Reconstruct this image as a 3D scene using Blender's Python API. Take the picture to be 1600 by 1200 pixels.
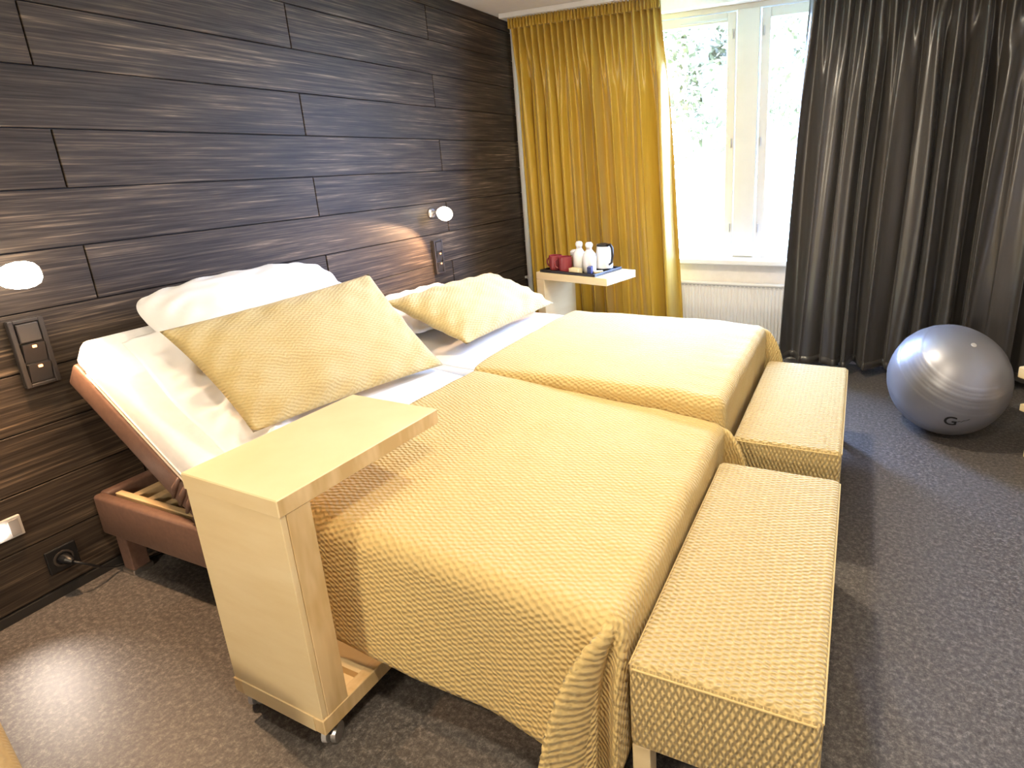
import bpy, bmesh, math, random
from mathutils import Vector, Matrix, noise
random.seed(7)
PI = math.pi
S = bpy.context.scene
COL = S.collection
for o in list(bpy.data.objects): bpy.data.objects.remove(o)

# ---------------------------------------------------------------- camera
cam = bpy.data.cameras.new('camera'); cam_o = bpy.data.objects.new('camera', cam); COL.objects.link(cam_o)
YAW, PIT, ROL, FPX, PPX, PPY = -.4144, -.276, -.0393, 919.89, 939.43, 513.85
fw = Vector((math.sin(YAW)*math.cos(PIT), math.cos(YAW)*math.cos(PIT), math.sin(PIT)))
rt0 = Vector((math.cos(YAW), -math.sin(YAW), 0)); up0 = rt0.cross(fw)
rt = rt0*math.cos(ROL) + up0*math.sin(ROL); up = rt.cross(fw)
cam_o.matrix_world = Matrix(((rt.x, up.x, -fw.x, 2.5768), (rt.y, up.y, -fw.y, -.7323), (rt.z, up.z, -fw.z, 1.455), (0, 0, 0, 1)))
cam.sensor_fit = 'HORIZONTAL'; cam.sensor_width = 36; cam.lens = FPX/1600*36
cam.shift_x = (800-PPX)/1600; cam.shift_y = -(600-PPY)/1600; cam.clip_start = .02; cam.clip_end = 200
S.camera = cam_o
# ---------------------------------------------------------------- sky, lights, exposure
W = bpy.data.worlds.new('overcast_sky'); S.world = W; W.use_nodes = True
bg = W.node_tree.nodes['Background']; bg.inputs[0].default_value = (.36, .53, 1.0, 1); bg.inputs[1].default_value = 76.0
S.view_settings.view_transform = 'Standard'; S.view_settings.look = 'None'
S.view_settings.exposure = 0.55; S.view_settings.gamma = 1.0; S.view_settings.use_curve_mapping = False
CEIL_POWER, SCONCE_POWER, NIGHT_POWER = 30, 26, 16
pl = bpy.data.lights.new('window_portal', 'AREA'); pl.shape = 'RECTANGLE'; pl.size = 2.0; pl.size_y = 1.7
try: pl.cycles.is_portal = True
except Exception: pass
po = bpy.data.objects.new('window_portal', pl); COL.objects.link(po); po.location = (1.79, 3.86, 1.58); po.rotation_euler = (-PI/2, 0, 0)

# ---------------------------------------------------------------- helpers
def tag(o, label=None, cat=None, group=None, kind=None):
    if label: o['label'] = label
    if cat: o['category'] = cat
    if group: o['group'] = group
    if kind: o['kind'] = kind
    return o
def empty(name, loc=(0, 0, 0), rz=0):
    o = bpy.data.objects.new(name, None); COL.objects.link(o); o.location = loc; o.rotation_euler = (0, 0, rz); o.empty_display_size = .1
    return o
def obj(name, bm, mat, parent=None, smooth=False, loc=None, rot=None):
    if isinstance(bm, bmesh.types.BMesh):
        me = bpy.data.meshes.new(name); bmesh.ops.recalc_face_normals(bm, faces=bm.faces[:]); bm.to_mesh(me); bm.free()
        me.materials.append(mat)
        if smooth:
            for p in me.polygons: p.use_smooth = True
            if smooth == 'auto':
                me.set_sharp_from_angle(angle=math.radians(38))
    else: me = bm
    o = bpy.data.objects.new(name, me); COL.objects.link(o)
    if parent: o.parent = parent
    if loc: o.location = loc
    if rot: o.rotation_euler = rot
    return o
def box(bm, x0, x1, y0, y1, z0, z1, bev=0, seg=2):
    r = bmesh.ops.create_cube(bm, size=1); vs = r['verts']
    for v in vs: v.co = Vector(((x0+x1)/2 + v.co.x*(x1-x0), (y0+y1)/2 + v.co.y*(y1-y0), (z0+z1)/2 + v.co.z*(z1-z0)))
    if bev:
        es = list({e for v in vs for e in v.link_edges})
        bmesh.ops.bevel(bm, geom=es, offset=bev, segments=seg, profile=.5, affect='EDGES', clamp_overlap=True)
    return bm
def B(*a, **k): return box(bmesh.new(), *a, **k)
def tube(bm, pts, r, n=10, cap=True):
    pts = [Vector(p) for p in pts]; rings = []
    for i, p in enumerate(pts):
        t = (pts[min(i+1, len(pts)-1)] - pts[max(i-1, 0)]).normalized()
        a = t.orthogonal() if i == 0 else (prev - t*prev.dot(t))
        a.normalize(); prev = a; b = t.cross(a)
        rr = r[i] if isinstance(r, (list, tuple)) else r
        rings.append([bm.verts.new(p + (a*math.cos(2*PI*k/n) + b*math.sin(2*PI*k/n))*rr) for k in range(n)])
    for A, C_ in zip(rings, rings[1:]):
        for k in range(n): bm.faces.new((A[k], A[(k+1) % n], C_[(k+1) % n], C_[k]))
    if cap: bm.faces.new(rings[0][::-1]); bm.faces.new(rings[-1])
    return bm
def lathe(bm, prof, n=24, mat=None):
    rings = []
    for r, z in prof:
        if r < 1e-5: rings.append([bm.verts.new((0, 0, z))])
        else: rings.append([bm.verts.new((r*math.cos(2*PI*k/n), r*math.sin(2*PI*k/n), z)) for k in range(n)])
    for A, C_ in zip(rings, rings[1:]):
        for k in range(n):
            k2 = (k+1) % n
            if len(A) == 1 and len(C_) == 1: continue
            if len(A) == 1: bm.faces.new((A[0], C_[k], C_[k2]))
            elif len(C_) == 1: bm.faces.new((A[k], C_[0], A[k2]))
            else: bm.faces.new((A[k], A[k2], C_[k2], C_[k]))
    if mat: bm.transform(mat)
    return bm
def surf(nu, nv, fn, uvfn=None):
    """grid surface: fn(a,b) a,b in 0..1 ; uv in metres for the weave"""
    bm = bmesh.new(); uvl = bm.loops.layers.uv.new('UVMap'); g = []; uv = {}
    for i in range(nu+1):
        row = []
        for j in range(nv+1):
            a, b = i/nu, j/nv; v = bm.verts.new(fn(a, b)); uv[v] = uvfn(a, b) if uvfn else (a, b); row.append(v)
        g.append(row)
    for i in range(nu):
        for j in range(nv):
            f = bm.faces.new((g[i][j], g[i+1][j], g[i+1][j+1], g[i][j+1]))
            for l in f.loops: l[uvl].uv = uv[l.vert]
    return bm
def solid(o, t, off=-1):
    m = o.modifiers.new('thickness', 'SOLIDIFY'); m.thickness = t; m.offset = off
    return o
def boxuv(me, sw=False):
    """metre-scaled box projection for upholstery; on side faces the weave runs vertically"""
    uv = me.uv_layers.new(name='UVMap') if not me.uv_layers else me.uv_layers[0]
    for p in me.polygons:
        n = p.normal; ax = max(range(3), key=lambda i: abs(n[i]))
        for li in p.loop_indices:
            c = me.vertices[me.loops[li].vertex_index].co
            uv.data[li].uv = (c.x, c.y) if ax == 2 else ((c.z, c.x) if ax == 1 else (c.z, c.y))
def lerp(a, b, t): return a + (b-a)*t
def sstep(a, b, x):
    t = max(0, min(1, (x-a)/(b-a))); return t*t*(3-2*t)
def NZ(x, y, z=0): return noise.noise(Vector((x, y, z)))
def copy_tree(o, parent=None):
    c = o.copy(); COL.objects.link(c); c.parent = parent
    for ch in list(o.children): copy_tree(ch, c)
    return c

# ---------------------------------------------------------------- materials
class M_: pass
def mat(name, col, rough=.5, metal=0, spec=.5, **k):
    m = bpy.data.materials.new(name); m.use_nodes = True; b = m.node_tree.nodes['Principled BSDF']
    b.inputs['Base Color'].default_value = (*col, 1); b.inputs['Roughness'].default_value = rough
    b.inputs['Metallic'].default_value = metal; b.inputs['Specular IOR Level'].default_value = spec
    for kk, v in k.items(): b.inputs[kk.replace('_', ' ')].default_value = v
    return m
def nodes(m):
    nt = m.node_tree; return nt, nt.nodes, nt.links, nt.nodes['Principled BSDF']
def nmath(N, L, op, a, b=None, c=None):
    n = N.new('ShaderNodeMath'); n.operation = op
    for i, v in enumerate((a, b, c)):
        if v is None: continue
        if isinstance(v, (int, float)): n.inputs[i].default_value = v
        else: L.new(v, n.inputs[i])
    return n.outputs[0]
def noise_col(m, scale, c1, c2, lo=.35, hi=.65, coord='Object', detail=4, bump=0, bdist=.005, rough=.6, mid=None):
    nt, N, L, b = nodes(m)
    tc = N.new('ShaderNodeTexCoord'); mp = N.new('ShaderNodeMapping'); L.new(tc.outputs[coord], mp.inputs[0])
    mp.inputs['Scale'].default_value = scale if isinstance(scale, tuple) else (scale,)*3
    no = N.new('ShaderNodeTexNoise'); no.inputs['Scale'].default_value = 1; no.inputs['Detail'].default_value = detail; no.inputs['Roughness'].default_value = rough
    L.new(mp.outputs[0], no.inputs['Vector'])
    r = N.new('ShaderNodeValToRGB'); r.color_ramp.elements[0].position = lo; r.color_ramp.elements[1].position = hi
    r.color_ramp.elements[0].color = (*c1, 1); r.color_ramp.elements[1].color = (*c2, 1)
    if mid:
        e = r.color_ramp.elements.new(mid[0]); e.color = (*mid[1], 1)
    L.new(no.outputs[0], r.inputs[0]); L.new(r.outputs[0], b.inputs['Base Color'])
    if bump:
        bu = N.new('ShaderNodeBump'); bu.inputs['Strength'].default_value = bump; bu.inputs['Distance'].default_value = bdist
        L.new(no.outputs[0], bu.inputs['Height']); L.new(bu.outputs[0], b.inputs['Normal'])
    return m, mp, no

def weave_mat(name, c1, c2, cu=.024, cv=.011, strength=.5, dist=.004, wob=.016):
    """quilted cloth: rows of small staggered lens-shaped ridges; UV in metres"""
    m = mat(name, c1, .75, spec=.25); nt, N, L, b = nodes(m)
    tc = N.new('ShaderNodeTexCoord'); sx = N.new('ShaderNodeSeparateXYZ')
    no = N.new('ShaderNodeTexNoise'); no.inputs['Scale'].default_value = 32; no.inputs['Detail'].default_value = 3; L.new(tc.outputs['UV'], no.inputs['Vector'])
    mv = N.new('ShaderNodeVectorMath'); mv.operation = 'MULTIPLY_ADD'; mv.inputs[1].default_value = (wob*1.2, wob, 0); L.new(no.outputs['Color'], mv.inputs[0]); L.new(tc.outputs['UV'], mv.inputs[2])
    L.new(mv.outputs[0], sx.inputs[0])
    u = nmath(N, L, 'MULTIPLY', sx.outputs[0], 2*PI/cu); v = nmath(N, L, 'MULTIPLY', sx.outputs[1], 2*PI/cv)
    a = nmath(N, L, 'SINE', nmath(N, L, 'ADD', nmath(N, L, 'MULTIPLY', u, .5), v)); c = nmath(N, L, 'SINE', nmath(N, L, 'SUBTRACT', v, nmath(N, L, 'MULTIPLY', u, .5)))
    h = nmath(N, L, 'MULTIPLY', nmath(N, L, 'ADD', a, c), .5)
    h2 = nmath(N, L, 'MULTIPLY_ADD', h, .5, .5)
    bu = N.new('ShaderNodeBump'); bu.inputs['Strength'].default_value = strength; bu.inputs['Distance'].default_value = dist
    L.new(h2, bu.inputs['Height']); L.new(bu.outputs[0], b.inputs['Normal'])
    mx = N.new('ShaderNodeMix'); mx.data_type = 'RGBA'; mx.inputs[6].default_value = (*c2, 1); mx.inputs[7].default_value = (*c1, 1)
    L.new(nmath(N, L, 'MULTIPLY_ADD', h2, .5, .35), mx.inputs[0]); L.new(mx.outputs[2], b.inputs['Base Color'])  # hollows between ridges coloured darker: relief shade put into the base colour
    b.inputs['Sheen Weight'].default_value = .15
    return m

# dark-stained plank: long streaks along Y
WOOD = mat('dark_plank', (.04, .03, .025), .55, spec=.2)
def mk_wood(m):
    nt, N, L, b = nodes(m)
    tc = N.new('ShaderNodeTexCoord'); oi = N.new('ShaderNodeObjectInfo'); cb = N.new('ShaderNodeCombineXYZ')
    rnd = nmath(N, L, 'MULTIPLY', oi.outputs['Random'], 60); L.new(rnd, cb.inputs[1]); L.new(rnd, cb.inputs[2]); L.new(rnd, cb.inputs[0])
    def streak(sy, sz, det, ro):
        mp = N.new('ShaderNodeVectorMath'); mp.operation = 'MULTIPLY_ADD'; mp.inputs[1].default_value = (1, sy, sz)
        L.new(tc.outputs['Object'], mp.inputs[0]); L.new(cb.outputs[0], mp.inputs[2])
        no = N.new('ShaderNodeTexNoise'); no.inputs['Scale'].default_value = 1; no.inputs['Detail'].default_value = det; no.inputs['Roughness'].default_value = ro
        L.new(mp.outputs[0], no.inputs['Vector']); return no.outputs[0]
    n1 = streak(2.6, 130, 4, .65); n2 = streak(3.0, 42, 3, .6); n3 = streak(1.2, 3.5, 2, .5)
    r = N.new('ShaderNodeValToRGB'); cr = r.color_ramp; cr.elements[0].position = .3; cr.elements[0].color = (.016, .012, .0098, 1)
    cr.elements[1].position = .70; cr.elements[1].color = (.26, .185, .118, 1)
    for p, c in ((.45, (.032, .0235, .0175)), (.56, (.060, .0445, .0325)), (.63, (.105, .076, .052))):
        e = cr.elements.new(p); e.color = (*c, 1)
    s = nmath(N, L, 'ADD', nmath(N, L, 'MULTIPLY', n1, .62), nmath(N, L, 'ADD', nmath(N, L, 'MULTIPLY', n2, .3), nmath(N, L, 'MULTIPLY', n3, .16)))
    L.new(s, r.inputs[0]); L.new(r.outputs[0], b.inputs['Base Color'])
    bu = N.new('ShaderNodeBump'); bu.inputs['Strength'].default_value = .25; bu.inputs['Distance'].default_value = .003
    L.new(n1, bu.inputs['Height']); L.new(bu.outputs[0], b.inputs['Normal'])
mk_wood(WOOD)
FLOOR = mat('mottled_linoleum', (.2, .18, .16), .46, spec=.4)
noise_col(FLOOR, 62, (.040, .035, .032), (.34, .30, .27), .36, .70, detail=7, bump=.15, bdist=.003, rough=.88, mid=(.51, (.108, .096, .087)))
BIRCH = mat('birch_veneer', (.8, .6, .34), .42)
noise_col(BIRCH, (3, 3, 16), (.78, .60, .32), (.85, .69, .41), .3, .7, detail=5, bump=.03)
BIRCH_END = mat('birch_edge', (.66, .44, .2), .5)
noise_col(BIRCH_END, (14, 14, 3), (.60, .41, .18), (.78, .58, .31), .38, .6, detail=3)
SPREAD = weave_mat('mustard_quilted_cloth', (.70, .52, .22), (.61, .42, .15), .0165, .0155, .7, .008)
CUSHION = weave_mat('mustard_pillow_cloth', (.60, .46, .21), (.52, .38, .15), .0145, .014, .45, .005)
BENCHM = weave_mat('mustard_bench_cloth', (.71, .54, .25), (.60, .42, .16), .0175, .015, .95, .010, .011)
SEATM = weave_mat('tan_ribbed_cloth', (.38, .28, .14), (.32, .22, .10), .05, .012, .5)
WHITE = mat('white_cotton', (.86, .85, .84), .8, spec=.2); noise_col(WHITE, 30, (.83, .82, .81), (.88, .87, .86), bump=.03)
STRIPE = mat('white_damask', (.87, .86, .85), .7, spec=.25)
PIPE = mat('mattress_piping', (.55, .47, .38), .7)
BROWN = mat('brown_leatherette', (.2, .12, .09), .45, spec=.4); noise_col(BROWN, 55, (.150, .085, .062), (.185, .107, .078), bump=.08)
DARKIN = mat('dark_underside', (.02, .017, .015), .8)
PALEWOOD = mat('pale_pine', (.72, .52, .28), .5); noise_col(PALEWOOD, (4, 30, 30), (.64, .44, .22), (.78, .58, .33))
CHROME = mat('brushed_steel', (.62, .6, .58), .3, 1)
WALLP = mat('cream_wall_paint', (.80, .75, .68), .75, spec=.2); noise_col(WALLP, 20, (.78, .73, .66), (.82, .77, .70), bump=.03)
CEILM = mat('ceiling_paint', (.80, .76, .70), .85, spec=.1); noise_col(CEILM, 12, (.79, .75, .69), (.81, .77, .71))
WPAINT = mat('white_gloss_paint', (.84, .83, .80), .35); noise_col(WPAINT, 9, (.83, .82, .79), (.85, .84, .81))
FRAMEM = mat('cream_window_paint', (.66, .63, .56), .4); noise_col(FRAMEM, 9, (.65, .62, .55), (.67, .64, .57))
RADM = mat('radiator_enamel', (.80, .77, .72), .4); noise_col(RADM, 9, (.79, .76, .71), (.81, .78, .73))
YCUR = mat('mustard_satin', (.46, .29, .035), .33, spec=.5, Sheen_Weight=.3); noise_col(YCUR, (60, 60, 3), (.47, .285, .022), (.53, .33, .03), bump=.05)
GCUR = mat('charcoal_satin', (.075, .068, .06), .30, spec=1.0, Sheen_Weight=.1); noise_col(GCUR, (60, 60, 3), (.05, .044, .039), (.062, .055, .049), bump=.05)
BLACK = mat('black_plastic', (.012, .012, .013), .35); DGREY = mat('dark_bronze_plastic', (.055, .045, .04), .38)
KEYM = mat('switch_rocker', (.075, .062, .055), .32)
LGREY = mat('grey_plate', (.5, .48, .46), .4)
MAROON = mat('maroon_glaze', (.26, .035, .04), .25)
CERAM = mat('white_ceramic', (.85, .85, .85), .2)
SILVER = mat('pearl_silver_vinyl', (.33, .33, .36), .40, .6)
CREAMP = mat('cream_paper', (.85, .72, .42), .6); NAVY = mat('navy_wrapper', (.02, .03, .12), .4)
AMBER = mat('amber_glass', (.5, .3, .12), .2)
def emis(name, col, s):
    m = mat(name, col, .4); b = m.node_tree.nodes['Principled BSDF']; b.inputs['Emission Color'].default_value = (*col, 1); b.inputs['Emission Strength'].default_value = s; return m
BULB = emis('lit_bulb', (1, .86, .66), 22); FROST = emis('lit_frosted_glass', (1, .84, .64), 14); LEDO = emis('orange_indicator', (1, .42, .16), 3); NIGHTM = emis('lit_night_lens', (1, .88, .75), 14); DIFF = emis('lit_diffuser', (1, .9, .76), 6)
GLASS = bpy.data.materials.new('window_glass'); GLASS.use_nodes = True
def mk_glass(m):
    nt = m.node_tree; N = nt.nodes; L = nt.links; N.clear()
    o = N.new('ShaderNodeOutputMaterial'); t = N.new('ShaderNodeBsdfTransparent'); g = N.new('ShaderNodeBsdfGlossy'); g.inputs['Roughness'].default_value = .02
    lw = N.new('ShaderNodeLayerWeight'); lw.inputs[0].default_value = .5; x = N.new('ShaderNodeMixShader'); t.inputs[0].default_value = (.97, .985, .98, 1)
    L.new(nmath(N, L, 'MULTIPLY_ADD', nmath(N, L, 'POWER', lw.outputs['Facing'], 5), .8, .03), x.inputs[0]); L.new(t.outputs[0], x.inputs[1]); L.new(g.outputs[0], x.inputs[2]); L.new(x.outputs[0], o.inputs[0])
mk_glass(GLASS)
def add_mat(o, m): o.data.materials.append(m); return len(o.data.materials)-1

# ---------------------------------------------------------------- room shell
RX, RY0, RY1, RZ = 4.3, -2.4, 3.605, 2.522
def struct(name, bm, m, parent=None, label=None, **k):
    o = obj(name, bm, m, parent, **k)
    if not parent: o['kind'] = 'structure'
    if label: o['label'] = label
    return o
struct('floor', B(-.1, RX+.1, RY0-.1, RY1+.25, -.06, 0), FLOOR, label='mottled grey-brown linoleum floor')
struct('ceiling', B(-.1, RX+.1, RY0-.1, RY1+.25, RZ, RZ+.06), CEILM, label='pale painted ceiling')
wl = struct('wall_left', B(-.1, -.012, RY0, RY1+.25, 0, RZ), DARKIN, label='wall clad in dark stained horizontal wood planks')
# planks: rows .2 m high, 2.105 m long, staggered by half a length
HR, PL, YJ, ZB = .2, 1.0524*2, .4924, .0375
plank_cache = {}
def plank(y0, y1, z0, z1):
    key = (round(y1-y0, 3), round(z1-z0, 3))
    if key not in plank_cache:
        l, h = (y1-y0)/2, (z1-z0)/2
        bm = B(-.014, 0, -l, l, -h, h, bev=.0015, seg=1)
        me = bpy.data.meshes.new('wall_plank'); bm.to_mesh(me); bm.free(); me.materials.append(WOOD); plank_cache[key] = me
    o = obj('wall_plank', plank_cache[key], WOOD, wl, loc=(random.uniform(-.0015, .0015), (y0+y1)/2, (z0+z1)/2))
    return o
r = 0
while ZB + HR*r < RZ - .02:
    z0 = ZB + HR*r; z1 = min(z0+HR, RZ)
    off = YJ if r % 2 else YJ + PL/2
    ys = [RY0] + [off + PL*k for k in range(-3, 4) if RY0 + .05 < off + PL*k < RY1-.05] + [RY1]
    for a, b_ in zip(ys, ys[1:]): plank(a+.0028, b_-.0028, z0+.0022, z1-.0022)
    r += 1
bb = struct('baseboard_left', B(-.012, .004, RY0, RY1, 0, ZB-.004), DARKIN, label='thin dark skirting strip under planks')
# back wall with window opening
OX0, OX1, OZ0, OZ1 = .80, 2.78, .70, 2.44
bm = bmesh.new()
for a in ((-.1, OX0, RY1, RY1+.28, 0, RZ), (OX1, RX+.1, RY1, RY1+.28, 0, RZ), (OX0, OX1, RY1, RY1+.28, 0, OZ0), (OX0, OX1, RY1, RY1+.28, OZ1, RZ)): box(bm, *a)
struct('wall_back', bm, WALLP, label='cream wall around the window')
struct('wall_right', B(RX, RX+.1, RY0, RY1, 0, RZ), WALLP, label='cream side wall')
struct('wall_front', B(-.1, RX+.1, RY0-.1, RY0, 0, RZ), WALLP, label='cream wall opposite the window')
# window
win = empty('window_1', (0, 0, 0)); win['kind'] = 'structure'; win['label'] = 'cream double casement window with wide centre post'
FY0, FY1 = 3.69, 3.76
bm = bmesh.new()
for a in ((OX0, OX0+.06, OZ0, OZ1), (OX1-.06, OX1, OZ0, OZ1), (OX0+.06, OX1-.06, OZ1-.035, OZ1), (OX0+.06, OX1-.06, OZ0, OZ0+.04)):
    box(bm, a[0], a[1], FY0, FY1, a[2], a[3], bev=.004)
obj('window_frame', bm, FRAMEM, win)
obj('centre_post', B(1.728, 1.880, FY0-.012, FY1, OZ0+.04, OZ1-.035, bev=.006), FRAMEM, win)
for sx0, sx1, hx in ((OX0+.06, 1.720, 1.700), (1.888, OX1-.06, 1.905)):
    sz0, sz1 = OZ0+.045, OZ1-.04; bw = .062
    bm = bmesh.new()
    box(bm, sx0, sx0+bw, FY0+.004, FY1-.01, sz0, sz1, bev=.005); box(bm, sx1-bw, sx1, FY0+.004, FY1-.01, sz0, sz1, bev=.005)
    box(bm, sx0+bw, sx1-bw, FY0+.004, FY1-.01, sz1-bw, sz1, bev=.005); box(bm, sx0+bw, sx1-bw, FY0+.004, FY1-.01, sz0, sz0+bw-.012, bev=.005)
    sash = obj('sash', bm, FRAMEM, win)
    obj('pane', B(sx0+bw-.005, sx1-bw+.005, 3.722, 3.726, sz0+.045, sz1-bw+.005), GLASS, sash)
    for hz in (2.26, 1.55, .95):
        bm = bmesh.new(); tube(bm, [(hx, FY0-.004, hz-.03), (hx, FY0-.004, hz+.03)], .007, 8); obj('hinge', bm, CHROME, sash, smooth='auto')
obj('vent_strip', B(1.33, 1.66, FY0-.004, FY0+.004, 2.352, 2.364, bev=.002), CHROME, win)
sill = struct('trim_1', B(OX0-.06, OX1+.06, 3.545, 3.70, .695, .735, bev=.008), WPAINT, label='white painted window sill board')
struct('trim_2', B(.06, RX, 3.35, 3.47, RZ-.035, RZ-.001, bev=.004), WPAINT, label='white ceiling curtain track')

# corner heating pipe
hp = empty('heating_pipe', (.045, 3.565, 0)); tag(hp, 'thin white vertical heating pipe in the room corner beside dark planks', 'pipe')
bm = bmesh.new(); tube(bm, [(0, 0, 0), (0, 0, RZ)], .021, 14); obj('tube', bm, WPAINT, hp, smooth='auto')
bm = bmesh.new(); tube(bm, [(0, 0, .52), (0, 0, .55)], .026, 14); box(bm, -.05, -.02, -.012, .012, .527, .543); obj('clamp', bm, WPAINT, hp, smooth='auto')

# radiator
rad = empty('radiator', (1.85, 3.56, .1)); tag(rad, 'white ribbed panel radiator under the window sill', 'radiator')
RW = .66
bm = bmesh.new(); n = 52
box(bm, -RW, RW, .0, .03, .02, .45)
for i in range(n):
    x = -RW + .012 + (2*RW-.024)*(i+.5)/n; w = (2*RW-.024)/n*.36
    box(bm, x-w, x+w, -.008, .004, .035, .425, bev=.004, seg=1)
obj('ribbed_panel', bm, RADM, rad, smooth='auto')
obj('top_grille', B(-RW-.004, RW+.004, -.014, .036, .445, .462, bev=.004), RADM, rad)
bm = bmesh.new()
for i in range(44): x = -RW + .03*(i+.5); box(bm, x-.009, x+.009, -.016, -.012, .434, .441)
obj('grille_slots', bm, LGREY, rad)
for x in (-RW+.1, RW-.1): obj('foot', B(x-.02, x+.02, .0, .03, -.1, .03, bev=.004), RADM, rad)
bm = bmesh.new(); tube(bm, [(RW+.02, .01, -.1), (RW+.02, .01, .04), (RW-.01, .01, .05)], .01, 8); obj('feed_pipe', bm, WPAINT, rad, smooth='auto')

# ---------------------------------------------------------------- curtains
def curtain(name, label, xt, xb, y, ztop, zbot, nf, amp, m, seed, lean=0):
    """gathered cloth; xt/xb = x range at top / bottom"""
    rnd = random.Random(seed); root = empty(name, ((xb[0]+xb[1])/2, y, 0)); tag(root, label, 'curtain')
    ox, oy = root.location.x, root.location.y
    ph = [rnd.uniform(0, 6.28) for _ in range(6)]
    def off(s, t):   # t: 0 top, 1 bottom
        w = s*nf + .75*NZ(s*nf*.45+seed, .7) + .30*NZ(s*nf*.9+seed, t*.9)
        c = math.cos(2*PI*w); big = .72*c + .34*math.cos(4*PI*w + 2.2*NZ(s*nf*.4+seed, 9.1) + 1.1)
        w2 = s*nf*2.03 + .35*NZ(s*11+seed*2, .2)
        fine = math.cos(2*PI*w2)
        k = sstep(.02, .30 + .22*NZ(s*nf*1.2+seed, 4.), t)
        va = .95 + .75*NZ(s*nf*.55+seed*3, 1.5)
        return amp*(k*big*va*(.85+.25*t) + (1-k)*.42*fine + .10*k*fine*NZ(s*6, t*1.5+seed))
    def P(s, t):
        x = lerp(lerp(xt[0], xb[0], t), lerp(xt[1], xb[1], t), s)
        x += .35*amp*math.sin(2*PI*s*nf+ph[0])*sstep(.05, .5, t)*.6
        yy = y + off(s, t) + lean*t; z = lerp(ztop, zbot, t) + (.006*NZ(s*20, 3) if t == 1 else 0)
        return x-ox, yy-oy, z
    NS = int(nf*24)
    o = obj('cloth', surf(NS, 56, P), m, root, smooth=True); solid(o, .003, 0)
    def H(s, t):   # gathered header tape, fine pencil pleats
        x = lerp(xt[0], xt[1], s)
        return x-ox, -.006 + amp*.34*math.cos(2*PI*s*nf*4.1+ph[1]) - .012, ztop + .004 - .07*t
    o = obj('header_tape', surf(NS, 3, H), m, root, smooth=True); solid(o, .003, 0)
    def HM(s, t):
        p = P(s, 1); return p[0], p[1]-.004, p[2]+.05*t
    o = obj('hem', surf(NS, 2, HM), m, root, smooth=True); solid(o, .004, 0)
    return root
curtain('window_curtain', 'mustard yellow satin curtain gathered left of the window', (.118, 1.275), (.14, 1.40), 3.42, 2.485, .03, 11, .074, YCUR, 3)
curtain('window_curtain', 'dark charcoal satin curtain hanging right of the window', (2.215, 4.02), (2.125, 4.02), 3.385, 2.485, .06, 14, .095, GCUR, 11)

# ---------------------------------------------------------------- wall fittings
def place_dir(o, d):
    o.rotation_euler = Vector(d).to_track_quat('Z', 'Y').to_euler()
def sconce(y, z, d, sd, label):
    root = empty('reading_lamp', (0, y, z)); tag(root, label, 'lamp', 'wall reading lamps')
    sd = Vector(sd).normalized(); d = Vector(d).normalized(); h = Vector((.095, 0, 0))
    bm = lathe(bmesh.new(), [(0, 0), (.034, 0), (.034, .008), (.026, .016), (0, .018)], 24, Matrix.Rotation(PI/2, 4, 'Y')); obj('base', bm, CHROME, root, smooth='auto')
    bm = bmesh.new(); tube(bm, [(.01, 0, 0), (.045, 0, .012), (.075, 0, .012), tuple(h - sd*.05)], .008, 10); obj('arm', bm, CHROME, root, smooth='auto')
    rotm = sd.to_track_quat('Z', 'Y').to_matrix().to_4x4()
    bm = lathe(bmesh.new(), [(0, -.062), (.012, -.062), (.018, -.05), (.020, -.036), (.018, -.034), (0, -.034)], 20, Matrix.Translation(h) @ rotm); obj('socket_cup', bm, CHROME, root, smooth='auto')
    bm = lathe(bmesh.new(), [(.017, -.038), (.030, -.026), (.041, -.004), (.045, .02), (.042, .043), (.033, .06), (.018, .069), (0, .071)], 24, Matrix.Translation(h) @ rotm); obj('lamp_shade', bm, FROST, root, smooth=True)
    l = bpy.data.lights.new('reading_lamp_light', 'SPOT'); l.energy = SCONCE_POWER*(1.6 if y < 1 else 1.3); l.color = (1, .62, .34); l.spot_size = math.radians(125); l.spot_blend = .6 if y < 1 else .2; l.shadow_soft_size = .025
    lo = bpy.data.objects.new('reading_lamp_light', l); COL.objects.link(lo); lo.parent = root; lo.location = h + sd*.02 + d*.055; lo.rotation_euler = (-d).to_track_quat('Z', 'Y').to_euler()
    return root
sconce(.235, 1.172, (.45, -.50, -.75), (.30, .62, .06), 'lit chrome wall reading lamp above the switch panel at the left edge')
sconce(2.43, 1.174, (.26, -.64, -.66), (.75, -.25, -.1), 'lit chrome wall reading lamp beside the mustard curtain, over the farther bed')
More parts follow.
